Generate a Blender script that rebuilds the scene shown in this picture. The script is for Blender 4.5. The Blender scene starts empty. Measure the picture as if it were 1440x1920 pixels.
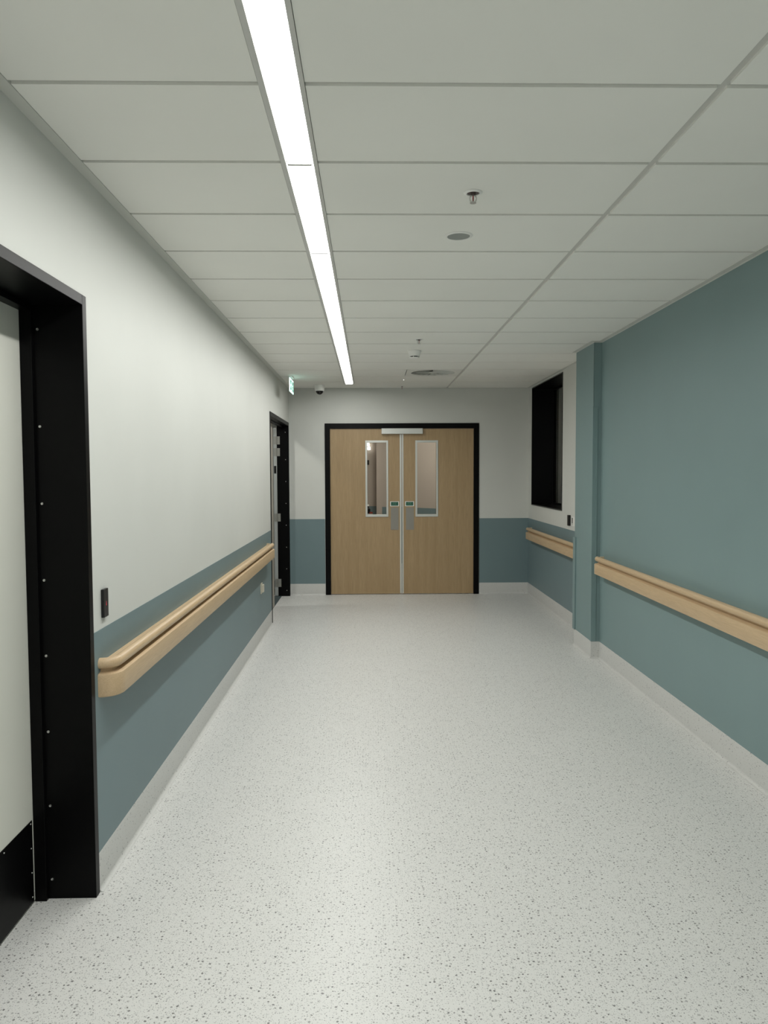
import bpy, bmesh, math
from mathutils import Matrix, Vector
from math import sin, cos, pi

# ---------------------------------------------------------------- camera
S = bpy.context.scene
COL = S.collection
YAW, PITCH, ROLL, FPX, EYE = 0.0191007, 0.0517997, -0.0039724, 1422.65, 1.56
fw = Vector((sin(YAW)*cos(PITCH), cos(YAW)*cos(PITCH), -sin(PITCH)))
r0 = Vector((cos(YAW), -sin(YAW), 0)); u0 = r0.cross(fw)
rt = r0*cos(ROLL)+u0*sin(ROLL); up = -r0*sin(ROLL)+u0*cos(ROLL)
cd = bpy.data.cameras.new('camera'); cam = bpy.data.objects.new('camera', cd); COL.objects.link(cam)
cd.sensor_fit = 'VERTICAL'; cd.sensor_height = 36; cd.sensor_width = 27; cd.lens = 36*FPX/1920
cd.clip_start = .05
m = Matrix.Identity(4)
for i in range(3):
    m[i][0] = rt[i]; m[i][1] = up[i]; m[i][2] = -fw[i]
m.translation = (0, 0, EYE)
cam.matrix_world = m
S.camera = cam
# ---------------------------------------------------------------- world, exposure, light levels
W = bpy.data.worlds.new('world'); S.world = W; W.use_nodes = True
W.node_tree.nodes['Background'].inputs[0].default_value = (.9, 1, .95, 1)
W.node_tree.nodes['Background'].inputs[1].default_value = 0.0
vs = S.view_settings
vs.view_transform = 'Standard'; vs.look = 'None'; vs.gamma = 1; vs.use_curve_mapping = False
vs.exposure = -0.70
STRIP = 8.0            # glow of the diffusers of the linear luminaire
LAMPW = 16.5           # watts of each lamp inside it
SPREAD = 180           # beam angle of the prismatic optic, degrees
SIDE_LAMP = 220.0       # downlight in the room behind the open left door
FAR_FILL = 75.0        # unseen light added to brighten the lobby behind the double door

# ---------------------------------------------------------------- materials
def mat(name, col, rough=.6, metal=0., spec=.5, emit=None, estr=0.):
    M = bpy.data.materials.new(name); M.use_nodes = True
    b = M.node_tree.nodes['Principled BSDF']
    b.inputs['Base Color'].default_value = (*col, 1); b.inputs['Roughness'].default_value = rough
    b.inputs['Metallic'].default_value = metal; b.inputs['Specular IOR Level'].default_value = spec
    if emit:
        b.inputs['Emission Color'].default_value = (*emit, 1); b.inputs['Emission Strength'].default_value = estr
    return M
class NT:
    def __init__(s, M): s.t = M.node_tree; s.b = s.t.nodes['Principled BSDF']
    def n(s, typ, **k):
        x = s.t.nodes.new(typ)
        for a, v in k.items(): setattr(x, a, v)
        return x
    def l(s, a, b): s.t.links.new(a, b)
    def pos(s, scale=(1, 1, 1)):
        g = s.n('ShaderNodeNewGeometry'); mp = s.n('ShaderNodeMapping'); mp.inputs['Scale'].default_value = scale
        s.l(g.outputs['Position'], mp.inputs['Vector']); return mp.outputs[0]
    def noise(s, v, sc, det=2, r=.5):
        x = s.n('ShaderNodeTexNoise'); x.inputs['Scale'].default_value = sc; x.inputs['Detail'].default_value = det
        x.inputs['Roughness'].default_value = r; s.l(v, x.inputs['Vector']); return x.outputs['Fac']
    def ramp(s, f, stops):
        x = s.n('ShaderNodeValToRGB'); e = x.color_ramp.elements
        while len(e) < len(stops): e.new(.5)
        for i, (p, c) in enumerate(stops):
            e[i].position = p; e[i].color = (*c, 1) if len(c) == 3 else c
        s.l(f, x.inputs[0]); return x.outputs[0]
    def mix(s, f, a, b):
        x = s.n('ShaderNodeMix', data_type='RGBA')
        if hasattr(f, 'links'): s.l(f, x.inputs[0])
        else: x.inputs[0].default_value = f
        for q, i in ((a, 6), (b, 7)):
            if hasattr(q, 'links'): s.l(q, x.inputs[i])
            else: x.inputs[i].default_value = (*q, 1)
        return x.outputs[2]
    def math(s, op, a, b):
        x = s.n('ShaderNodeMath', operation=op)
        for q, i in ((a, 0), (b, 1)):
            if hasattr(q, 'links'): s.l(q, x.inputs[i])
            else: x.inputs[i].default_value = q
        return x.outputs[0]
    def bump(s, h, st, d=.001):
        x = s.n('ShaderNodeBump'); x.inputs['Strength'].default_value = st; x.inputs['Distance'].default_value = d
        s.l(h, x.inputs['Height']); s.l(x.outputs[0], s.b.inputs['Normal'])

def paint(name, col, rough=.55, amount=.03):
    M = mat(name, col, rough, spec=.3); k = NT(M)
    p = k.pos(); f = k.noise(p, 1.3, 3)
    k.l(k.ramp(f, [(.3, tuple(c*(1-amount) for c in col)), (.7, tuple(min(1, c*(1+amount)) for c in col))]), k.b.inputs['Base Color'])
    k.bump(k.noise(p, 260, 2), .12, .0006)
    return M
def speckle(name, base, chip, chip2, rough, sc=1.0, dims='3D'):
    M = mat(name, base, rough, spec=.4); k = NT(M)
    p = k.pos(); warp = k.n('ShaderNodeTexNoise'); warp.inputs['Scale'].default_value = 300
    k.l(p, warp.inputs['Vector'])
    vm = k.n('ShaderNodeVectorMath', operation='MULTIPLY_ADD'); k.l(warp.outputs['Color'], vm.inputs[0])
    vm.inputs[1].default_value = (.006, .006, .006); k.l(p, vm.inputs[2])
    col = k.mix(k.noise(p, 3, 4), tuple(c*.975 for c in base), tuple(min(1, c*1.02) for c in base))
    for (s_, th, dens, c) in ((68*sc, .27, .55, chip), (125*sc, .27, .60, chip2), (240*sc, .34, .45, chip2)):
        v = k.n('ShaderNodeTexVoronoi', voronoi_dimensions=dims); v.inputs['Scale'].default_value = s_; v.inputs['Randomness'].default_value = 1
        k.l(vm.outputs[0], v.inputs['Vector'])
        size = k.n('ShaderNodeSeparateColor'); k.l(v.outputs['Color'], size.inputs[0])
        rad = k.math('MULTIPLY', size.outputs[1], th)
        near = k.math('LESS_THAN', v.outputs['Distance'], rad)
        pick = k.math('LESS_THAN', size.outputs[0], dens)
        tone = k.math('MULTIPLY_ADD', size.outputs[2], .55)
        tone.node.inputs[2].default_value = .45
        f = k.math('MULTIPLY', k.math('MULTIPLY', near, pick), tone)
        col = k.mix(f, col, c)
    k.l(col, k.b.inputs['Base Color'])
    return M
def oak(name, a, b, axis='Z', rough=.42, fine=1.):
    M = mat(name, a, rough, spec=.35); k = NT(M)
    st = {'Z': (1, 1, .035), 'Y': (1, .035, 1)}[axis]
    p = k.pos(st)
    f = k.noise(p, 26*fine, 5, .6); g = k.noise(p, 150*fine, 3, .7)
    c1 = k.ramp(f, [(.32, a), (.68, b)])
    c2 = k.mix(k.ramp(g, [(.45, (0, 0, 0)), (.75, (1, 1, 1))]), c1, tuple(x*.86 for x in a))
    k.l(c2, k.b.inputs['Base Color'])
    k.bump(g, .05, .0004)
    return M

WHITE = paint('white_wall_paint', (.66, .67, .635))
TEAL = paint('teal_wall_paint', (.212, .300, .302), .5)
TEALW = paint('teal_wall_sheet', (.178, .250, .265), .45)
FLOOR = speckle('speckled_vinyl', (.715, .715, .695), (.14, .14, .135), (.26, .26, .255), .38, dims='2D')
COVE = speckle('coved_vinyl', (.61, .61, .59), (.24, .24, .235), (.32, .32, .31), .5)
TFLOOR = speckle('teal_vinyl', (.06, .085, .09), (.12, .15, .15), (.03, .04, .04), .5, dims='2D')
TILE = paint('ceiling_tile', (.88, .88, .835), .9, .02)
GRID = mat('ceiling_grid_paint', (.62, .62, .585), .6, spec=.3)
ANGLE = mat('wall_angle_paint', (.62, .63, .59), .6, spec=.3)
BLACK = mat('black_powdercoat', (.0022, .0022, .0024), .38, spec=.11)
BLACKP = mat('black_plastic', (.006, .006, .0065), .35, spec=.4)
SCREW = mat('steel_screw', (.62, .62, .60), .3, .9)
ALU = mat('aluminium', (.62, .63, .60), .38, .55)
STEEL = mat('brushed_steel', (.30, .285, .255), .42, .8)
HINGE = mat('hinge_steel', (.34, .34, .31), .45, .6)
CREAM = paint('cream_leaf', (.76, .76, .69), .45, .015)
BEIGE = paint('beige_leaf', (.42, .39, .34), .5, .02)
GREYL = paint('grey_leaf_edge', (.40, .42, .41), .5, .02)
OAK = oak('oak_laminate', (.39, .272, .145), (.45, .322, .182))
MAPLE = oak('maple_rail', (.56, .405, .245), (.62, .46, .285), 'Y', .4, 2.)
LIPW = mat('white_plastic', (.86, .86, .83), .4)
GREENS = mat('green_sign', (.0, .085, .045), .4)
SIGNTX = mat('sign_letter', (.30, .55, .42), .5)
GLASS = mat('clear_glass', (1, 1, 1), .02, spec=.5)
_b = GLASS.node_tree.nodes['Principled BSDF']; _b.inputs['Transmission Weight'].default_value = 1; _b.inputs['IOR'].default_value = 1.02
LIT = mat('lit_diffuser', (.9, .9, .9), .6, emit=(1, 1.0, .97), estr=STRIP)
LAMP1 = mat('lit_downlight', (.9, .9, .9), .6, emit=(1, .98, .90), estr=SIDE_LAMP)
FILL2 = mat('lit_lobby_fill', (.9, .9, .9), .6, emit=(1, .95, .84), estr=FAR_FILL)
EXITW = mat('lit_exit_white', (.8, .9, .85), .5, emit=(.62, 1, .88), estr=2.4)
EXITG = mat('lit_exit_green', (.0, .2, .12), .5, emit=(.01, .22, .14), estr=1.0)
LED = mat('red_led', (.3, .02, .03), .4, emit=(.9, .05, .08), estr=.8)
LEDW = mat('white_led', (.9, .9, .9), .4, emit=(1, 1, 1), estr=4)
VENTW = mat('vent_plate_paint', (.80, .80, .76), .7)
SPKGREY = mat('grey_mesh_cover', (.30, .32, .30), .8)
PINK = paint('lobby_wall_paint', (.50, .45, .395), .6)
RED = mat('red_plastic', (.30, .06, .04), .4)
BLIND = mat('grey_blind_fabric', (.72, .74, .69), .85)
PLATE = mat('cream_plastic', (.60, .56, .46), .45)

# ---------------------------------------------------------------- mesh helpers
def box(bm, a, b):
    x0, y0, z0 = (min(a[i], b[i]) for i in range(3)); x1, y1, z1 = (max(a[i], b[i]) for i in range(3))
    v = [bm.verts.new(p) for p in ((x0,y0,z0),(x1,y0,z0),(x1,y1,z0),(x0,y1,z0),(x0,y0,z1),(x1,y0,z1),(x1,y1,z1),(x0,y1,z1))]
    for f in ((0,3,2,1),(4,5,6,7),(0,1,5,4),(1,2,6,5),(2,3,7,6),(3,0,4,7)): bm.faces.new([v[i] for i in f])
def lathe(bm, c, prof, n=32, M=None):
    rings = []
    for (r, z) in prof:
        rings.append([bm.verts.new((c[0]+r*cos(2*pi*i/n), c[1]+r*sin(2*pi*i/n), c[2]+z)) for i in range(n)] if r > 1e-6 else [bm.verts.new((c[0], c[1], c[2]+z))])
    for a, b in zip(rings, rings[1:]):
        if len(a) == 1 and len(b) == 1: continue
        for i in range(n):
            j = (i+1) % n
            if len(a) == 1: bm.faces.new((a[0], b[i], b[j]))
            elif len(b) == 1: bm.faces.new((a[i], b[0], a[j]))
            else: bm.faces.new((a[i], b[i], b[j], a[j]))
def sweep(bm, prof, path, cap=True):
    """prof: list of (o,z); path: list of functions o,z -> point"""
    rings = [[bm.verts.new(f(o, z)) for o, z in prof] for f in path]
    n = len(prof)
    for a, b in zip(rings, rings[1:]):
        for i in range(n):
            j = (i+1) % n; bm.faces.new((a[i], a[j], b[j], b[i]))
    if cap:
        bm.faces.new(rings[0][::-1]); bm.faces.new(rings[-1])
def obj(name, bm, M, parent=None, bevel=0., smooth=False, **props):
    bmesh.ops.recalc_face_normals(bm, faces=bm.faces)
    if bevel: bmesh.ops.bevel(bm, geom=list(bm.edges), offset=bevel, segments=2, profile=.6, affect='EDGES')
    me = bpy.data.meshes.new(name); bm.to_mesh(me); bm.free()
    if smooth:
        for p in me.polygons: p.use_smooth = True
        me.set_sharp_from_angle(angle=math.radians(35))
    me.materials.append(M)
    o = bpy.data.objects.new(name, me); COL.objects.link(o)
    if parent: 
        o.parent = parent; o.matrix_parent_inverse = Matrix.Translation(-parent.location) if parent.parent is None else Matrix.Identity(4)
    for k, v in props.items(): o[k] = v
    return o
def B(name, a, b, M, parent=None, bevel=0., **props):
    bm = bmesh.new(); box(bm, a, b); return obj(name, bm, M, parent, bevel, **props)
def Bs(name, boxes, M, parent=None, bevel=0., **props):
    bm = bmesh.new()
    for a, b in boxes: box(bm, a, b)
    return obj(name, bm, M, parent, bevel, **props)
def tag(o, label, cat, group=None, kind=None):
    o['label'] = label; o['category'] = cat
    if group: o['group'] = group
    if kind: o['kind'] = kind
    return o
def empty(name, loc, label, cat, group=None, kind=None):
    o = bpy.data.objects.new(name, None); COL.objects.link(o); o.location = loc; o.empty_display_size = .05
    return tag(o, label, cat, group, kind)
def copy_tree(root, delta, label):
    r = root.copy(); COL.objects.link(r); r.location = root.location + Vector(delta); r['label'] = label
    for ch in list(root.children):
        c = ch.copy(); COL.objects.link(c); c.parent = r; c.matrix_parent_inverse = ch.matrix_parent_inverse
        for g in list(ch.children):
            d = g.copy(); COL.objects.link(d); d.parent = c; d.matrix_parent_inverse = g.matrix_parent_inverse
    return r

# ---------------------------------------------------------------- dimensions
XL, XR, XC, XF = -1.019, 1.916, 1.85, 2.0325     # left wall, right wall, column face, far right wall
YB, YN = 9.665, -3.2                             # back wall, rear end of the corridor
YC0, YC1 = 6.25, 6.78                            # column
HC, DADO, SK = 2.628, .973, .1437
T0, TP = 2.147, .5269                            # ceiling tile pitch
LE = 9.15                 # far end of the luminaire
LX0, LX1 = -.299, -.173                          # luminaire

# ---------------------------------------------------------------- floor
fl = Bs('floor', [((-1.28, YN, -.1), (2.2, YB+.06, 0))], FLOOR, kind='structure')
tag(fl, 'pale grey speckled vinyl floor running along the corridor', 'floor')
sf = Bs('floor_side_room', [((-3.6, 7.0, -.1), (-1.281, 11.0, 0)), ((-1.28, 7.86, 0), (-1.117, 9.585, .003))], TFLOOR, kind='structure')
tag(sf, 'dark teal vinyl floor behind the open doorway at far left', 'floor')
lf = Bs('floor_lobby', [((-1.0, YB+.062, -.1), (3.2, 14.2, 0))], FLOOR, kind='structure')
tag(lf, 'pale floor of the lobby behind the double door glass', 'floor')

# ---------------------------------------------------------------- walls
N0, N1 = 1.28, 2.775      # near opening, outer edge of its frame
F0, F1 = 7.83, 9.63       # far opening
HT, HI = 2.194, 2.157     # frame outer and inner height
TN, TF = XL-.26, XL-.14
ZT = HC+.25
wl = Bs('wall_left', [((TN, YN, 0), (XL, N0, ZT)), ((TN, N0, HT), (XL, N1, ZT)), ((TN, N1, 0), (XL, 4.2, ZT)),
        ((TF, 4.2, 0), (XL, F0, ZT)), ((TF, F0, HT), (XL, F1, ZT)), ((TF, F1, 0), (XL, YB+.12, ZT))], WHITE, kind='structure')
tag(wl, 'long off-white wall on the left above a teal band', 'wall')
def dado_bits(name, segs, parent, M=TEALW):
    return Bs(name, segs, M, parent, label='teal lower wall band')
dado_bits('dado_band', [((XL, N1+.003, SK-.01), (XL+.002, F0-.003, DADO)), ((XL, YN, SK-.01), (XL+.002, N0-.003, DADO))], wl)
# back wall with the double door opening
DX0, DX1, DZ = -.564, 1.399, 2.186
wb = Bs('wall_back', [((TF, YB, 0), (DX0, YB+.12, ZT)), ((DX1, YB, 0), (XF+.12, YB+.12, ZT)), ((DX0, YB, DZ), (DX1, YB+.12, ZT))], WHITE, kind='structure')
tag(wb, 'off-white end wall with teal lower band around the double door', 'wall')
dado_bits('dado_band', [((XL, YB-.002, SK-.01), (DX0-.003, YB, DADO)), ((DX1+.003, YB-.002, SK-.01), (XF, YB, DADO))], wb)
# right near wall: painted teal full height, with a thin white line left at the ceiling
wr = Bs('wall_right', [((XR, YN, 0), (XR+.12, YC0, ZT))], WHITE, kind='structure')
tag(wr, 'full-height teal painted wall on the right side', 'wall')
Bs('teal_paint_layer', [((XR-.002, YN, SK-.01), (XR, YC0-.001, HC-.011))], TEAL, wr)
# column
wc = Bs('wall_column', [((XC, YC0, 0), (XC+.30, YC1, ZT))], WHITE, kind='structure')
tag(wc, 'teal boxed-out pier between right wall and window recess', 'wall')
Bs('teal_paint_layer', [((XC-.002, YC0-.002, SK-.01), (XC, YC1, HC-.011)), ((XC-.002, YC0-.002, SK-.01), (XR, YC0, HC-.011))], TEAL, wc)
# far right wall with window opening
WY0, WY1, WZ0, WZ1, WD = 7.965, 9.465, 1.148, 2.606, .33
XO = XF+.42
wf = Bs('wall_right_far', [((XF, YC1, 0), (XO, WY0, ZT)), ((XF, WY1, 0), (XO, YB, ZT)), ((XF, WY0, 0), (XO, WY1, WZ0)), ((XF, WY0, WZ1), (XO, WY1, ZT))], WHITE, kind='structure')
tag(wf, 'off-white wall holding the black window at far right', 'wall')
dado_bits('dado_band', [((XF-.002, YC1, SK-.01), (XF, YB-.002, DADO))], wf)
# rear end of the corridor, behind the viewer
we = Bs('wall_rear', [((TN, YN-.12, 0), (XR+.12, YN, ZT))], WHITE, kind='structure')
tag(we, 'plain off-white wall closing the corridor behind the viewer', 'wall')

# ---------------------------------------------------------------- skirting (coved vinyl)
R = .016
cove = [(-.0005, -.002), (R+.005, -.002), (R+.005, .0006), (R, .0012)] + [(R+.003-R*sin(a*pi/16), .0012+R-R*cos(a*pi/16)) for a in range(1, 9)] + [(.003, SK-.002), (.0022, SK), (-.0005, SK)]
def skirt(name, runs, label):
    bm = bmesh.new()
    for p0, p1, nrm in runs:
        p0 = Vector(p0); p1 = Vector(p1); nrm = Vector(nrm)
        sweep(bm, cove, [lambda o, z, q=q: Vector((q.x+nrm.x*o, q.y+nrm.y*o, z)) for q in (p0, p1)])
    o = obj(name, bm, COVE, smooth=True, kind='structure'); tag(o, label, 'skirting'); return o
skirt('baseboard_left', [((XL, N1+.002, 0), (XL, F0-.002, 0), (1, 0, 0)), ((XL, YN, 0), (XL, N0-.002, 0), (1, 0, 0))], 'speckled grey coved skirting under the left teal band')
skirt('baseboard_back', [((XL+.002, YB, 0), (DX0-.002, YB, 0), (0, -1, 0)), ((DX1+.002, YB, 0), (XF-.002, YB, 0), (0, -1, 0))], 'speckled grey coved skirting either side of the double door')
skirt('baseboard_right', [((XR, YN, 0), (XR, YC0-.002, 0), (-1, 0, 0)),], 'speckled grey coved skirting along the right teal wall')
skirt('baseboard_column', [((XC-.002, YC0-.004, 0), (XR, YC0-.004, 0), (0, -1, 0)), ((XC-.002, YC0-.004, 0), (XC-.002, YC1, 0), (-1, 0, 0))], 'speckled grey coved skirting wrapping the teal pier')
skirt('baseboard_right_far', [((XF, YC1, 0), (XF, YB-.002, 0), (-1, 0, 0))], 'speckled grey coved skirting below the window recess')

# ---------------------------------------------------------------- ceiling
lines = [T0+TP*n for n in range(-11, 15)]
lines = [y for y in lines if YN+.05 < y < YB-.05]
edges = [YN+.03]+lines+[YB-.02]
G = .0105
VX0, VX1, VROW = .40, .976, 7.943
bm = bmesh.new()
bm2 = bmesh.new()
def right_limit(y): return XR-.030 if y < YC0-.03 else (XC-.030 if y < YC1+.03 else XF-.028)
for a, b in zip(edges, edges[1:]):
    y0, y1 = a+G, b-G
    if y1-y0 < .05: continue
    ztop = HC+.02
    box(bm, (XL+.042, y0, HC), (LX0-.0015, y1, ztop))
    if abs(a-(T0+TP*11)) < .02:
        box(bm, (LX1+.0015, y0, HC), (VX0-.006, y1, ztop))
    else:
        box(bm, (LX1+.0015, y0, HC), (.976, y1, ztop))
    cuts = [y0]+[c for c in (YC0-.03, YC1+.03) if y0 < c < y1]+[y1]
    for c0, c1 in zip(cuts, cuts[1:]):
        box(bm, (1.003, c0, HC), (right_limit((c0+c1)/2), c1, ztop))
box(bm, (LX0-.0005, LE+.014, HC), (LX1+.0005, YB-.021, HC+.02))
ce = obj('ceiling', bm, TILE, kind='structure'); tag(ce, 'suspended ceiling of long off-white tiles', 'ceiling')
bm = bmesh.new()
zg = HC+.009
box(bm, (.972, YN, zg), (1.007, YB, zg+.02))
for y in lines:
    box(bm, (XL, y-.016, zg+.0005), (LX0-.001, y+.016, zg+.018))
    box(bm, (LX1+.001, y-.016, zg+.0005), (.972, y+.016, zg+.018))
    box(bm, (1.007, y-.016, zg+.0005), (right_limit(y)+.02, y+.016, zg+.018))
obj('ceiling_grid', bm, GRID, ce, label='grey tee bars between the tiles')
# slab above the tiles so nothing leaks (real soffit)
so = Bs('ceiling_soffit', [((TN, YN-.1, ZT), (XO, YB+.12, ZT+.1))], WHITE, ce)
# wall angles
def angle(name, boxes, label):
    o = Bs(name, boxes, ANGLE, kind='structure'); tag(o, label, 'ceiling trim')
za, zb = HC-.002, HC+.012
angle('trim_1', [((XL, YN, za), (XL+.041, YB, zb))], 'grey ceiling edge angle along the left wall')
angle('trim_2', [((XR-.030, YN, za), (XR, YC0-.03, zb))], 'grey ceiling edge angle above the right teal wall')
angle('trim_3', [((XC-.030, YC0-.03, za), (XR, YC0, zb)), ((XC-.030, YC0, za), (XC, YC1+.03, zb)), ((XC, YC1, za), (XF, YC1+.03, zb))], 'grey ceiling edge angle around the teal pier')
angle('trim_4', [((XF-.028, YC1+.03, za), (XF, YB, zb)), ((LX1+.003, YB-.02, za), (XF-.028, YB, zb)), ((XL+.041, YB-.02, za), (LX1, YB, zb))], 'grey ceiling edge angle above window and end wall')

# ---------------------------------------------------------------- linear luminaire
ll = empty('linear_light', (-.236, 3, HC), 'long recessed strip light running down the ceiling', 'ceiling light')
bm = bmesh.new()
def hbox(s, xo, xi):  # flange on one side with a sloped inner face
    pr = [(xo, HC-.003), (xo, HC+.012), (xi, HC+.012), (xi, HC+.004), (xi-s*.006, HC-.003)]
    sweep(bm, pr, [lambda o, z, y=y: Vector((o, y, z)) for y in (YN+.3, LE+.012)])
hbox(1, LX0, -.276); hbox(-1, LX1, -.193)
box(bm, (-.276, LE, HC-.003), (-.193, LE+.012, HC+.012)); box(bm, (LX0, YN+.3, HC+.0125), (LX1, LE+.012, HC+.05))
HOUS = mat('luminaire_housing', (.60, .60, .575), .5, spec=.3)
obj('housing', bm, HOUS, ll)
seams = [T0+TP*n for n in (-9, -7, -5, -3, -1, 1, 3, 5, 7, 9, 11)]
ys = [YN+.3]+[s for s in seams]+[LE]
for i, (a, b) in enumerate(zip(ys, ys[1:])):
    if b-a < .1: continue
    B('diffuser', (-.2755, a+.0028, HC+.006), (-.1935, b-.0028, HC+.011), LIT, ll)
    B('joint_bar', (-.2756, b-.008, HC-.010), (-.1934, b+.008, HC+.0035), HOUS, ll)
    ld = bpy.data.lights.new('lamp', 'AREA'); ld.shape = 'RECTANGLE'; ld.size = .078; ld.size_y = b-a-.02
    ld.energy = LAMPW*(b-a)/(2*TP)*(1.2 if b < 1.2 else .88 if b < 2.8 else .97 if b < 8.2 else .72); ld.spread = math.radians(SPREAD); ld.color = (1, 1.0, .965)
    lo = bpy.data.objects.new('lamp', ld); COL.objects.link(lo); lo.parent = ll
    lo.matrix_parent_inverse = Matrix.Translation(-ll.location); lo.location = (-.2345, (a+b)/2, HC+.004)

# ---------------------------------------------------------------- handrails
BOARD = [(0, .722), (.066, .722), (.0745, .726), (.0765, .732), (.0765, .803), (.0745, .809), (.067, .813), (.056, .813), (.050, .816), (.0, .816)]
def circ(cx, cz, r, a0, a1, n): return [(cx+r*cos(math.radians(a0+(a1-a0)*i/n)), cz+r*sin(math.radians(a0+(a1-a0)*i/n))) for i in range(n+1)]
GRIP = [(0, .8165), (.046, .8165), (.047, .824), (.048, .829)] + circ(.053, .8485, .0205, -105, 150, 18) + [(.030, .850), (.0, .850)]
def straight(s, x, y0, y1): return [lambda o, z, y=y: Vector((x+s*o, y, z)) for y in (y0, y1)]
def turn(s, x, y, d, n=14):      # quarter turn back into the wall; d=-1 towards viewer
    return [lambda o, z, a=a: Vector((x+s*o*cos(a), y+d*o*sin(a), z)) for a in [pi/2*i/n for i in range(n+1)]]
def handrail(s, x, y0, y1, label, near, far):
    t = empty('handrail', (x, (y0+y1)/2, .72), label, 'handrail', 'maple handrails on the corridor walls')
    for nm, pr in (('bumper_board', BOARD), ('grip', GRIP)):
        bm = bmesh.new(); sweep(bm, pr, straight(s, x, y0, y1)); obj(nm, bm, MAPLE, t, smooth=True)
    for kind, y, d in ((near, y0, -1), (far, y1, 1)):
        if kind == 'curved':
            bm = bmesh.new()
            for pr in (BOARD, GRIP):
                pr = [(max(o, .0008), z) for o, z in pr]
                sweep(bm, pr, turn(s, x, y+d*.0008, d), cap=False)
            obj('end_cap', bm, MAPLE, t, smooth=True)
        elif kind == 'square':
            bm = bmesh.new()
            for pr in (BOARD, [(o, z) for o, z in GRIP[:-2]]+[(.030, .8675), (0, .8675)]):
                sweep(bm, pr, straight(s, x, y+d*.0008, y+d*.016))
            obj('end_cap', bm, oak('maple_cap', (.60, .50, .35), (.64, .54, .39), 'Y', .4, 2.), t, smooth=True)
    return t
handrail(1, XL+.002, 2.893, 7.48, 'maple handrail on left wall, near end curving into wall beside black door frame', 'curved', 'square')
handrail(-1, XR-.002, -1.2, 6.13, 'long maple handrail on the teal right wall in front of pier', 'square', 'square')
handrail(-1, XF-.002, 6.84, 9.42, 'short far maple handrail under the black window', 'square', 'square')

# ---------------------------------------------------------------- door 1 : near left, deep black frame
def screws(parent, pts, nrm, r=.0052):
    for p in pts:
        bm = bmesh.new(); lathe(bm, (0, 0, 0), [(0, .0022), (r*.35, .0022), (r*.4, .0014), (r*.8, .0018), (r, 0), (r, -.001)], 12)
        q = Vector(nrm).to_track_quat('Z', 'Y').to_matrix().to_4x4(); q.translation = p
        bmesh.ops.transform(bm, matrix=q, verts=bm.verts)
        obj('screw', bm, SCREW, parent, smooth=True)
ZS = [2.071, 1.729, 1.454, 1.178, .903, .624, .349, .073]
d1 = empty('door_1', (XL-.1, (N0+N1)/2, 0), 'near left door, white leaf set deep in a black frame', 'door', kind='structure')
FW = .037; FX = XL+.007; XD = -1.228
bm = bmesh.new()
ny0, ny1 = N0+.001, N1-.001
for (a, b) in (((XD-.04, ny1-FW, 0), (FX, ny1, HT-.001)), ((XD-.04, ny0, 0), (FX, ny0+FW, HT-.001)), ((XD-.04, ny0+FW, HI), (FX, ny1-FW, HT-.001)),
               ((XD, ny1-FW-.018, 0), (-1.186, ny1-FW, HI)), ((XD, ny0+FW, 0), (-1.186, ny0+FW+.018, HI)), ((XD, ny0+FW+.018, HI-.022), (-1.186, ny1-FW-.018, HI))): box(bm, a, b)
fr1 = obj('frame', bm, BLACK, d1, bevel=.0015)
screws(fr1, [(-1.172, ny1-FW-.0002, z) for z in ZS], (0, -1, 0))
screws(fr1, [(-1.172, ny1-FW-.36-.38*i, HI-.0002) for i in range(3)], (0, 0, -1))
lf1 = B('leaf', (XD-.0445, ny0+FW+.004, .007), (XD-.0005, ny1-FW-.003, 2.152), CREAM, d1, label='off-white door leaf')
KY = ny1-FW-.029
B('kickplate', (XD-.0005, ny0+FW+.03, .010), (XD+.0015, KY, .309), BLACK, lf1, label='black kickplate')
screws(lf1, [(XD+.0015, KY-.012-.0*i, .30-.09*i) for i in range(4)]+[(XD+.0015, KY-.012-.2*i, .296) for i in range(1, 4)], (1, 0, 0), .003)

# ---------------------------------------------------------------- door 2 : far left pair, one leaf folded back
d2 = empty('door_2', (XL-.07, 8.7, 0), 'far left doorway in black frame, one leaf folded open', 'door', kind='structure')
gy0, gy1 = F0+.001, F1-.001; H2 = 2.150; XE = TF-.001
bm = bmesh.new()
for (a, b) in (((XE, gy1-.045, 0), (FX, gy1, HT-.001)), ((XE, gy0, 0), (FX, gy0+.030, HT-.001)), ((XE, gy0+.030, H2), (FX, gy1-.045, HT-.001)),
               ((-1.115, gy0+.030, H2-.018), (-1.085, gy1-.045, H2))): box(bm, a, b)
fr2 = obj('frame', bm, BLACK, d2, bevel=.0015)
screws(fr2, [(-1.052, gy1-.0452, z) for z in ZS], (0, -1, 0))
B('leaf', (-1.158, gy0+.034, .007), (-1.117, 8.835, 2.128), BEIGE, d2, bevel=.001, label='closed beige leaf of the pair')
ol = B('leaf', (-1.204, gy1-.047, .007), (-1.1612, 10.45, 2.128), GREYL, d2, bevel=.001, label='leaf folded back with grey edge')
for zc in (1.97, 1.823, 1.0, .17):
    h = Bs('hinge', [((-1.200, gy1-.0485, zc-.05), (-1.163, gy1-.0465, zc+.05)), ((-1.159, gy1-.0475, zc-.05), (-1.122, gy1-.0455, zc+.05))], HINGE, fr2)
    bm = bmesh.new(); lathe(bm, (-1.161, gy1-.051, zc-.052), [(0, 0), (.0055, 0), (.0055, .104), (0, .104)], 14); obj('hinge_pin', bm, HINGE, fr2, smooth=True)
B('latch', (-1.198, gy1-.0485, 1.555), (-1.170, gy1-.0465, 1.650), BLACKP, ol)
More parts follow.
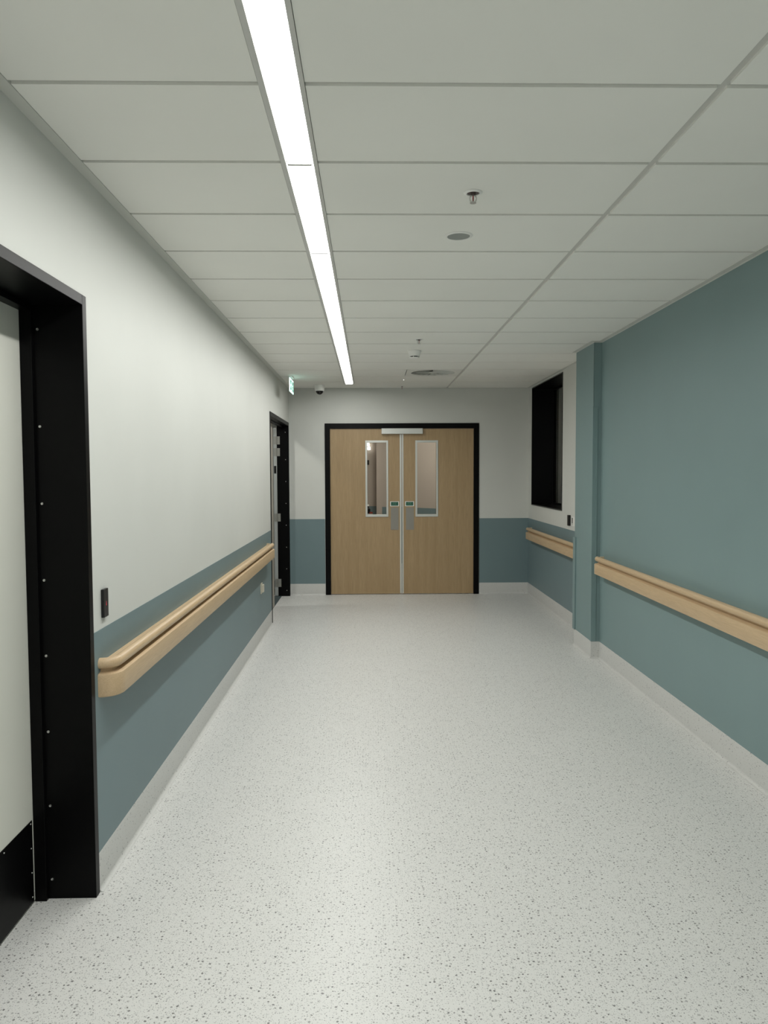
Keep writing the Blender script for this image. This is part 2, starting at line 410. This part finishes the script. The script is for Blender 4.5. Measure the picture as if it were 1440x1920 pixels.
# side room
wsr = Bs('wall_side_room', [((-3.72, 6.88, 0), (-3.6, 11.12, ZT)), ((-3.6, 6.88, 0), (TF-.001, 7.0, ZT)), ((-3.6, 11.0, 0), (TF-.001, 11.12, ZT)), ((TF-.001, YB+.121, 0), (TF+.06, 11.0, ZT))], WHITE, kind='structure')
tag(wsr, 'plain walls of the room behind the open far left door', 'wall')
csr = Bs('ceiling_side_room', [((-3.6, 7.0, HC), (TF-.001, 11.0, HC+.02))], TILE, kind='structure')
tag(csr, 'ceiling of the room behind the open far left door', 'ceiling')
dl = empty('downlight', (-1.72, 8.75, HC), 'downlight in the room behind the far left door', 'ceiling light')
bm = bmesh.new(); lathe(bm, (-1.72, 8.75, HC), [(.09, -.0005), (.10, -.004), (.11, -.003), (.112, -.0005)], 32); obj('rim', bm, LIPW, dl, smooth=True)
bm = bmesh.new(); lathe(bm, (-1.72, 8.75, HC), [(0, -.003), (.0895, -.003), (.0895, -.0005), (0, -.0005)], 32); obj('lens', bm, LAMP1, dl)

# ---------------------------------------------------------------- door 3 : oak double door in the end wall
d3 = empty('door_3', (.41, YB, 0), 'oak double door in black frame in the end wall', 'door', kind='structure')
IX0, IX1, IZ = -.499, 1.332, 2.120
YF = YB-.012
bm = bmesh.new()
for a, b in (((DX0+.001, YF, 0), (IX0, YB+.10, DZ-.001)), ((IX1, YF, 0), (DX1-.001, YB+.10, DZ-.001)), ((IX0, YF, IZ), (IX1, YB+.10, DZ-.001))): box(bm, a, b)
fr3 = obj('frame', bm, BLACK, d3, bevel=.0015)
YLf = YB+.008
def leaf3(x0, x1, vx0, vx1, strip, plate, sign, side):
    z0, z1 = .008, IZ-.004; y0, y1 = YLf, YLf+.044
    gx0, gx1, gz0, gz1 = vx0+.024, vx1-.024, 1.028, 1.941
    L = Bs('leaf', [((x0, y0, z0), (gx0, y1, z1)), ((gx1, y0, z0), (x1, y1, z1)), ((gx0, y0, z0), (gx1, y1, gz0)), ((gx0, y0, gz1), (gx1, y1, z1))], OAK, d3, label='oak leaf, %s of the pair' % side)
    zz0, zz1 = .997, 1.969
    bm = bmesh.new()
    for a, b in (((vx0, y0-.008, zz0), (gx0, y0-.0002, zz1)), ((gx1, y0-.008, zz0), (vx1, y0-.0002, zz1)), ((gx0, y0-.008, zz0), (gx1, y0-.0002, gz0)), ((gx0, y0-.008, gz1), (gx1, y0-.0002, zz1))): box(bm, a, b)
    obj('vision_frame', bm, ALU, L, bevel=.002, label='aluminium bead around the glass')
    B('glass_pane', (gx0+.0005, y0+.018, gz0+.0005), (gx1-.0005, y0+.024, gz1-.0005), GLASS, L)
    B('edge_strip', (strip[0], y0-.003, z0+.004), (strip[1], y0-.0002, z1-.002), ALU, L, label='aluminium meeting strip')
    B('push_plate', (plate[0], y0-.002, .829), (plate[1], y0-.0002, 1.116), STEEL, L, bevel=.0004, label='brushed steel push plate')
    sg = Bs('sign_border', [((sign[0], y0-.002, 1.131), (sign[1], y0-.0002, 1.193))], LIPW, L)
    B('sign_field', (sign[0]+.010, y0-.0026, 1.139), (sign[1]-.010, y0-.002, 1.186), GREENS, L)
    bm = bmesh.new(); cx = (sign[0]+sign[1])/2
    for zr, n in ((1.172, 6), (1.156, 8)):
        for i in range(n):
            xa = cx+(i-n/2)*.0088
            box(bm, (xa+.001, y0-.0030, zr-.004), (xa+.0022, y0-.0026, zr+.004))
            box(bm, (xa+.0022, y0-.0030, zr+(.0028 if i % 2 else -.004)), (xa+.0070, y0-.0026, zr+(.004 if i % 2 else -.0028)))
            if i % 3: box(bm, (xa+.0022, y0-.0030, zr-.0006), (xa+.0070, y0-.0026, zr+.0006))
    obj('sign_lettering', bm, SIGNTX, L)
    return L
leaf3(IX0+.003, .4085, -.050, .240, (.388, .4080), (.271, .372), (.264, .377), 'left')
leaf3(.4165, IX1-.003, .586, .876, (.4170, .434), (.465, .567), (.455, .568), 'right')
cl = Bs('magnetic_lock', [((.157, YF-.030, 2.049), (.679, YF+.0165, IZ-.001))], ALU, fr3, bevel=.003, label='flat aluminium lock housing over both leaves')

# ---------------------------------------------------------------- lobby behind the double door
def wallseg(bm, p0, p1, z0, z1, th=.08):
    p0 = Vector((*p0, 0)); p1 = Vector((*p1, 0)); d = (p1-p0).normalized(); n = Vector((-d.y, d.x, 0))*th
    v = [bm.verts.new((q.x, q.y, z)) for z in (z0, z1) for q in (p0, p1, p1+n, p0+n)]
    for f in ((0,1,2,3),(7,6,5,4),(0,4,5,1),(1,5,6,2),(2,6,7,3),(3,7,4,0)): bm.faces.new([v[i] for i in f])
bm = bmesh.new()
segs = [((-1.0, 13.3), (.12, 13.3)), ((.215, 13.0), (.62, 13.0)), ((.62, 12.85), (1.9, 11.4))]
for a, b in segs: wallseg(bm, a, b, 0, ZT)
box(bm, (.12, 12.95, 0), (.215, 13.35, ZT)); box(bm, (-1.08, YB+.13, 0), (-1.0, 13.38, ZT)); box(bm, (1.9, YB+.13, 0), (1.98, 11.5, ZT))
lb = obj('wall_lobby', bm, PINK, kind='structure'); tag(lb, 'pinkish grey lobby wall seen through the door glass', 'wall')
bm = bmesh.new()
for a, b in segs: 
    a2 = Vector((*a, 0)); b2 = Vector((*b, 0)); d = (b2-a2).normalized(); n = Vector((d.y, -d.x, 0))*.002
    wallseg(bm, (a2+n)[:2], (b2+n)[:2], 0, DADO, .001)
obj('dado_band', bm, TEALW, lb, label='teal lower band')
lc = Bs('ceiling_lobby', [((-1.08, YB+.121, HC), (2.0, 13.4, HC+.02))], TILE, kind='structure'); tag(lc, 'ceiling of the lobby behind the double door', 'ceiling')
def fill_panel(x, y, label):  # added fill for the lobby, itself out of view
    t = empty('fill_panel', (x, y, HC), label, 'ceiling light')
    Bs('rim', [((x-.2, y-.2, HC-.006), (x+.2, y-.18, HC-.0005)), ((x-.2, y+.18, HC-.006), (x+.2, y+.2, HC-.0005)), ((x-.2, y-.18, HC-.006), (x-.18, y+.18, HC-.0005)), ((x+.18, y-.18, HC-.006), (x+.2, y+.18, HC-.0005))], LIPW, t)
    B('lens', (x-.179, y-.179, HC-.004), (x+.179, y+.179, HC-.0005), FILL2, t)
fill_panel(.3, 11.6, 'unseen square fill light added to the lobby behind the double door')
def bright_spot(x, y, z, label):  # made-up glowing bead, stands in for a bright spot in the door glass
    t = empty('bright_spot', (x, y, z), label, 'glow stand-in', 'pair of small glowing stand-ins behind the left door glass')
    bm = bmesh.new(); lathe(bm, (x, y-.02, z), [(0, .036), (.016, .030), (.026, .010), (.030, -.02), (.020, -.028), (0, -.030)], 20); obj('spot_bead', bm, mat('lit_bright_spot', (.9, .9, .85), .5, emit=(1, .97, .88), estr=5), t, smooth=True)
    B('backplate', (x-.012, y+.005, z-.02), (x+.012, y+.0195, z+.02), LIPW, t)
bright_spot(-.022, 13.28, 2.055, 'upper glowing stand-in for a bright spot in left door glass')
bright_spot(-.006, 13.28, 1.985, 'lower glowing stand-in for a bright spot in left door glass')
ib = B('intercom', (-.045, 13.275, 1.70), (-.005, 13.299, 1.78), BLACKP, None, .003); tag(ib, 'small black wall unit seen at the left of the door glass', 'intercom')
# supply trolley glimpsed at the foot of the left glass
tr = empty('trolley', (-.05, 12.6, 0), 'low trolley with dark and red items behind left door glass', 'trolley')
for sx in (-.14, .06):
    for sy in (12.45, 12.75):
        B('leg', (sx-.05, sy-.01, .05), (sx-.03, sy+.01, .90), ALU, tr, .002)
        bm = bmesh.new(); lathe(bm, (sx-.04, sy, 0), [(0, 0), (.02, .0), (.025, .02), (.02, .049), (0, .049)], 14); obj('caster', bm, BLACKP, tr, smooth=True)
B('shelf', (-.20, 12.42, .86), (.05, 12.78, .885), ALU, tr, .003)
B('shelf', (-.20, 12.42, .35), (.05, 12.78, .375), ALU, tr, .003)
cn = empty('canister', (-.03, 12.55, .886), 'black canister on the lobby trolley', 'canister')
bm = bmesh.new(); lathe(bm, (-.03, 12.55, .887), [(0, 0), (.045, 0), (.045, .07), (.02, .10), (.02, .12), (0, .12)], 20); obj('body', bm, BLACKP, cn, smooth=True)
bm = bmesh.new(); lathe(bm, (-.03, 12.55, 1.0075), [(0, 0), (.024, 0), (.022, .03), (0, .032)], 20); obj('cap', bm, LIPW, cn, smooth=True)
rt_ = empty('tray', (.01, 12.48, .886), 'small red tray on the lobby trolley', 'tray')
Bs('base', [((-.0, 12.44, .887), (.05, 12.50, .892))], RED, rt_); Bs('rim', [((-.0, 12.44, .8922), (.05, 12.443, .915)), ((-.0, 12.497, .8922), (.05, 12.50, .915)), ((-.0, 12.4432, .8922), (.003, 12.4968, .915)), ((.047, 12.4432, .8922), (.05, 12.4968, .915))], RED, rt_)

# ---------------------------------------------------------------- window 1 : far right
w1 = empty('window_1', (XF, 8.7, WZ0), 'tall black framed window set deep in the far right wall', 'window', kind='structure')
bm = bmesh.new(); t = .012; e = .0006
y0, y1, z0, z1 = WY0+e, WY1-e, WZ0+e, WZ1-e
xi, xo = XF-.006, XF+WD
for a, b in (((xi, y0, z0), (xo, y0+t, z1)), ((xi, y1-t, z0), (xo, y1, z1)), ((xi, y0+t, z0), (xo, y1-t, z0+t)), ((xi, y0+t, z1-t), (xo, y1-t, z1))): box(bm, a, b)
obj('window_frame', bm, mat('black_window_frame', (.003, .003, .0035), .3, spec=.2), w1, bevel=.001)
xs = XF+.262
bm = bmesh.new()
for a, b in (((xs, y0+t, z0+t), (xs+.024, y0+t+.02, z1-t)), ((xs, y1-t-.006, z0+t), (xs+.024, y1-t, z1-t)), ((xs, y0+t+.02, z0+t), (xs+.024, y1-t-.006, z0+t+.02)), ((xs, y0+t+.02, z1-t-.02), (xs+.024, y1-t-.006, z1-t))): box(bm, a, b)
obj('sash', bm, BLACK, w1, bevel=.001)
B('glass_pane', (xs+.009, y0+t+.0205, z0+t+.0205), (xs+.015, y1-t-.0065, z1-t-.0205), GLASS, w1)
bm = bmesh.new()
ns = 24; w = (y1-t-.008-(y0+t+.022))/ns
for i in range(ns):
    ya = y0+t+.022+i*w
    v = [bm.verts.new(p) for p in ((xs+.028, ya, z0+.03), (xs+.046, ya+w*1.04, z0+.03), (xs+.0475, ya+w*1.04, z0+.03), (xs+.0295, ya, z0+.03), (xs+.028, ya, z1-.03), (xs+.046, ya+w*1.04, z1-.03), (xs+.0475, ya+w*1.04, z1-.03), (xs+.0295, ya, z1-.03))]
    for f in ((0,3,2,1),(4,5,6,7),(0,1,5,4),(1,2,6,5),(2,3,7,6),(3,0,4,7)): bm.faces.new([v[j] for j in f])
obj('blind', bm, BLIND, w1, label='grey vertical blind behind the glass')
wo = Bs('wall_window_backing', [((XF+.425, WY0-.1, WZ0-.1), (XF+.45, WY1+.1, ZT))], WHITE, kind='structure'); tag(wo, 'plain wall close behind the window blind', 'wall')

# ---------------------------------------------------------------- corner guards on the pier
def guard(name, pts, z0, z1, label):
    bm = bmesh.new()
    v0 = [bm.verts.new((x, y, z0)) for x, y in pts]; v1 = [bm.verts.new((x, y, z1)) for x, y in pts]
    n = len(pts)
    for i in range(n): bm.faces.new((v0[i], v0[(i+1) % n], v1[(i+1) % n], v1[i]))
    bm.faces.new(v0[::-1]); bm.faces.new(v1)
    o = obj(name, bm, TEAL, bevel=.0005); tag(o, label, 'corner guard', 'teal corner guards on the pier'); return o
gx, gy, th = XC-.0021, YC0-.0021, .006
guard('corner_guard', [(gx, gy), (gx+.036, gy), (gx+.036, gy-th), (gx-th+.001, gy-th), (gx-th, gy-th+.001), (gx-th, gy+.036), (gx, gy+.036)], SK+.002, 2.095, 'tall teal corner guard on the near edge of the pier')
ky = YC1-.001
guard('corner_guard', [(gx, ky-.050), (gx-.012, ky-.050), (gx-.012, ky+.014), (gx+.04, ky+.014), (gx+.04, ky+.002), (gx, ky+.002)], SK+.002, .975, 'short teal corner guard on the far edge of the pier')

# ---------------------------------------------------------------- wall devices
rd = empty('card_reader', (XL, 2.897, 1.0), 'black card reader with red light beside near left door frame', 'card reader', 'black card readers')
bm = bmesh.new(); box(bm, (XL+.0002, 2.872, 1.014), (XL+.012, 2.922, 1.122)); obj('body', bm, BLACKP, rd, bevel=.0025)
bm = bmesh.new()
for a, b in (((XL+.012, 2.896, 1.058), (XL+.0126, 2.8995, 1.065)), ((XL+.012, 2.8965, 1.065), (XL+.0126, 2.898, 1.074))): box(bm, a, b)
obj('indicator', bm, LED, rd, label='red light')
r2 = empty('card_reader', (XF, 7.6, 1.0), 'black card reader on far right wall below the window', 'card reader', 'black card readers')
B('body', (XF-.024, 7.615, 1.016), (XF-.0002, 7.665, 1.124), BLACKP, r2, .003)
pl = empty('notice', (XF, 7.53, 1.0), 'small white notice with black mark beside the far card reader', 'notice')
B('card', (XF-.002, 7.46, 1.02), (XF-.0003, 7.58, 1.115), LIPW, pl)
Bs('print', [((XF-.0026, 7.535, 1.045), (XF-.002, 7.565, 1.10)), ((XF-.0026, 7.535, 1.03), (XF-.002, 7.55, 1.037))], BLACKP, pl, label='black print')
wp = empty('wall_socket', (XL, 7.05, .44), 'small cream wall plate under left handrail on the teal band', 'wall plate')
B('plate', (XL+.0022, 7.02, .437), (XL+.012, 7.10, .535), PLATE, wp, .003)
B('bumper', (XL+.0122, 7.035, .450), (XL+.030, 7.085, .522), PLATE, wp, .004)

# ---------------------------------------------------------------- ceiling devices
def sprinkler(x, y, label):
    t = empty('sprinkler', (x, y, HC), label, 'fire sprinkler', 'ceiling sprinkler heads')
    bm = bmesh.new(); lathe(bm, (x, y, HC), [(.024, -.0005), (.024, -.004), (.026, -.006), (.034, -.003), (.036, -.0005)], 36); obj('rosette', bm, LIPW, t, smooth=True)
    bm = bmesh.new(); lathe(bm, (x, y, HC), [(0, -.0006), (.0235, -.0006), (.0235, -.0016), (.010, -.0022), (.009, -.010), (0, -.010)], 28); obj('socket', bm, mat('sprinkler_brass', (.10, .075, .07), .45, .4), t, smooth=True)
    bm = bmesh.new()
    for s in (-1, 1):
        for k in range(8):
            a0, a1 = pi*k/8, pi*(k+1)/8
            p = [Vector((x+s*.0125*sin(a) if a < pi*.62 else x+s*.0125*sin(a), y, HC-.010-.026*(1-cos(a))/2)) for a in (a0, a1)]
            c = (p[0]+p[1])/2; d = .0016
            box(bm, (min(p[0].x, p[1].x)-d, y-d, min(p[0].z, p[1].z)), (max(p[0].x, p[1].x)+d, y+d, max(p[0].z, p[1].z)))
    obj('yoke', bm, SCREW, t)
    bm = bmesh.new(); lathe(bm, (x, y, HC), [(0, -.0102), (.0022, -.012), (.0026, -.022), (.0022, -.033), (0, -.0355)], 12); obj('bulb', bm, mat('red_glass_bulb', (.25, .02, .02), .2), t, smooth=True)
    bm = bmesh.new(); lathe(bm, (x, y, HC), [(0, -.0362), (.006, -.0362), (.0125, -.0385), (.0125, -.040), (0, -.040)], 24); obj('deflector', bm, SCREW, t, smooth=True)
    return t
s1 = sprinkler(.402, 2.952, 'nearest sprinkler head in the ceiling, in front of round speaker')
copy_tree(s1, (.003, 3.191, 0), 'second sprinkler head, just in front of the smoke detector')
copy_tree(s1, (.008, 6.49, 0), 'farthest sprinkler head in the ceiling near the end wall')
sp = empty('ceiling_speaker', (.409, 3.482, HC), 'round flat grey-centred ceiling speaker behind nearest sprinkler', 'ceiling speaker')
bm = bmesh.new(); lathe(bm, (.409, 3.482, HC), [(.051, -.0005), (.051, -.004), (.053, -.0055), (.062, -.003), (.064, -.0005)], 44); obj('rim', bm, LIPW, sp, smooth=True)
bm = bmesh.new(); lathe(bm, (.409, 3.482, HC), [(0, -.0025), (.0505, -.0025), (.0505, -.0005), (0, -.0005)], 44); obj('cover', bm, SPKGREY, sp, label='grey cover')
sd = empty('smoke_detector', (.402, 6.72, HC), 'white smoke detector with dark slots hanging from ceiling', 'smoke detector')
bm = bmesh.new(); lathe(bm, (.402, 6.72, HC), [(0, -.0005), (.060, -.0005), (.060, -.010), (.056, -.014), (.046, -.046), (.044, -.050)], 40); obj('base', bm, LIPW, sd, smooth=True)
bm = bmesh.new(); lathe(bm, (.402, 6.72, HC), [(0, -.0502), (.038, -.0502), (.038, -.058), (0, -.058)], 40); obj('sensor_slots', bm, BLACKP, sd)
bm = bmesh.new()
for k in range(6):
    a = 2*pi*k/6+.25; box(bm, (.402+.041*cos(a)-.003, 6.72+.041*sin(a)-.003, HC-.058), (.402+.041*cos(a)+.003, 6.72+.041*sin(a)+.003, HC-.0502))
lathe(bm, (.402, 6.72, HC), [(0, -.0582), (.044, -.0582), (.043, -.064), (.030, -.070), (0, -.071)], 40); obj('cap', bm, LIPW, sd, smooth=True)
el = B('indicator_light', (.397, 8.797, HC-.004), (.405, 8.805, HC-.0003), LEDW, None); tag(el, 'tiny white indicator light in the ceiling before the end wall', 'indicator light')
# swirl air diffuser
cx, cy = (VX0+VX1)/2, VROW+TP/2
vt = empty('air_vent', (cx, cy, HC), 'square ceiling air vent with round swirl of blades', 'air vent')
n = 64; RV = .235
bm = bmesh.new()
hx, hy = (VX1-VX0)/2-.001, TP/2-G-.001
def sq(a):
    c, s = cos(a), sin(a); k = min(hx/abs(c) if abs(c) > 1e-6 else 9, hy/abs(s) if abs(s) > 1e-6 else 9); return (cx+c*k, cy+s*k)
rin = [bm.verts.new((cx+RV*cos(2*pi*i/n), cy+RV*sin(2*pi*i/n), HC-.001)) for i in range(n)]
rin2 = [bm.verts.new((cx+RV*cos(2*pi*i/n), cy+RV*sin(2*pi*i/n), HC+.03)) for i in range(n)]
rout = [bm.verts.new((*sq(2*pi*i/n), HC-.001)) for i in range(n)]
rout2 = [bm.verts.new((*sq(2*pi*i/n), HC+.006)) for i in range(n)]
for i in range(n):
    j = (i+1) % n
    for a, b in ((rin, rout), (rin2, rin), (rout, rout2)): bm.faces.new((a[i], b[i], b[j], a[j]))
obj('face_plate', bm, VENTW, vt)
bm = bmesh.new(); lathe(bm, (cx, cy, HC+.03), [(0, 0), (RV-.001, 0), (RV-.001, .004), (0, .004)], 40); obj('duct', bm, BLACKP, vt)
bm = bmesh.new()
NB = 20
for k in range(NB):
    a = 2*pi*k/NB; c, s = cos(a), sin(a)
    tang = Vector((-s, c, 0)); rad = Vector((c, s, 0))
    P = []
    for (r_, wdt) in ((.045, .004), (RV-.004, .026)):
        o_ = Vector((cx, cy, HC+.008))+rad*r_
        P += [o_-tang*wdt+Vector((0, 0, .012)), o_+tang*wdt+Vector((0, 0, -.007))]
    vv = [bm.verts.new(p) for p in P]+[bm.verts.new(p+Vector((0, 0, .0012))) for p in P]
    for f in ((0,1,3,2),(4,6,7,5),(0,2,6,4),(1,5,7,3),(0,4,5,1),(2,3,7,6)): bm.faces.new([vv[i] for i in f])
obj('swirl_blades', bm, ANGLE, vt)
bm = bmesh.new(); lathe(bm, (cx, cy, HC), [(0, -.002), (.035, -.002), (.044, .004), (.044, .012), (0, .012)], 32); obj('hub', bm, ANGLE, vt, smooth=True)
# dome camera
dc = empty('dome_camera', (-.60, 9.30, HC), 'white dome camera with black lens near the end wall', 'security camera')
bm = bmesh.new(); lathe(bm, (-.60, 9.30, HC), [(0, -.0005), (.062, -.0005), (.062, -.028), (.058, -.060), (.054, -.074), (0, -.074)], 40); obj('base', bm, LIPW, dc, smooth=True)
bm = bmesh.new(); lathe(bm, (-.60, 9.30, HC-.0742), [(.045*cos(i*pi/20), -.043*sin(i*pi/20)) for i in range(0, 10)]+[(0, -.043)], 32); obj('dome', bm, mat('black_dome', (.006, .006, .007), .15), dc, smooth=True)
# exit sign
ex = empty('exit_sign', (-.86, 8.52, HC), 'glowing green exit sign hanging edge-on near the left wall', 'exit sign')
EX, EY0, EY1, EZ0, EZ1 = -.862, 8.33, 8.72, 2.452, 2.600
B('mount', (EX-.02, EY0+.08, HC-.012), (EX+.02, EY1-.08, HC-.0005), LIPW, ex, .002)
for ya in (EY0+.12, EY1-.13): B('hanger', (EX-.002, ya, EZ1), (EX+.002, ya+.01, HC-.0122), LIPW, ex)
B('glow_shield', (EX-.0075, EY0, EZ0), (EX-.0042, EY1, EZ1-.0002), LIPW, ex)  # plate added to keep the panel's glow off the left wall
B('panel', (EX-.004, EY0, EZ0), (EX+.004, EY1, EZ1-.0002), EXITW, ex, .001, label='glowing pale green panel')
bm = bmesh.new()
# running figure, doorway and arrow on the face that looks down the corridor
def strip2(bm, pts, w, x0=EX+.0041, x1=EX+.005):
    for (ya, za_), (yb, zb_) in zip(pts, pts[1:]):
        d = Vector((yb-ya, zb_-za_)).normalized(); nx = Vector((-d.y, d.x))*w/2
        q = [(ya+nx.x, za_+nx.y), (yb+nx.x, zb_+nx.y), (yb-nx.x, zb_-nx.y), (ya-nx.x, za_-nx.y)]
        v = [bm.verts.new((x, a, b)) for x in (x0, x1) for a, b in q]
        for f in ((0,1,2,3),(7,6,5,4),(0,4,5,1),(1,5,6,2),(2,6,7,3),(3,7,4,0)): bm.faces.new([v[i] for i in f])
box(bm, (EX+.0041, EY0+.04, EZ0+.02), (EX+.0048, EY0+.15, EZ1-.02)); obj('arrow_field', bm, EXITG, ex, label='green arrow field'); bm = bmesh.new()
box(bm, (EX+.0041, EY0+.24, EZ0+.02), (EX+.0048, EY1-.02, EZ1-.02))
obj('pictogram_field', bm, EXITG, ex, label='green field')
bm = bmesh.new(); zc = (EZ0+EZ1)/2; ym = EY0+.30
strip2(bm, [(ym, zc+.02), (ym+.008, zc-.008)], .016, EX+.0049, EX+.0054)
strip2(bm, [(ym-.02, zc+.006), (ym, zc+.018), (ym+.024, zc+.006)], .007, EX+.0049, EX+.0054)
strip2(bm, [(ym+.008, zc-.01), (ym-.008, zc-.026), (ym-.004, zc-.044)], .009, EX+.0049, EX+.0054)
strip2(bm, [(ym+.010, zc-.01), (ym+.026, zc-.024), (ym+.040, zc-.024)], .009, EX+.0049, EX+.0054)
strip2(bm, [(ym-.003, zc+.030), (ym-.003, zc+.042)], .012, EX+.0049, EX+.0054)
obj('running_figure', bm, EXITW, ex, label='white running figure'); bm = bmesh.new()
strip2(bm, [(EY0+.06, zc), (EY0+.13, zc)], .012, EX+.0049, EX+.0054); strip2(bm, [(EY0+.085, zc+.028), (EY0+.058, zc), (EY0+.085, zc-.028)], .012, EX+.0049, EX+.0054)
obj('arrow', bm, EXITW, ex, label='white arrow')
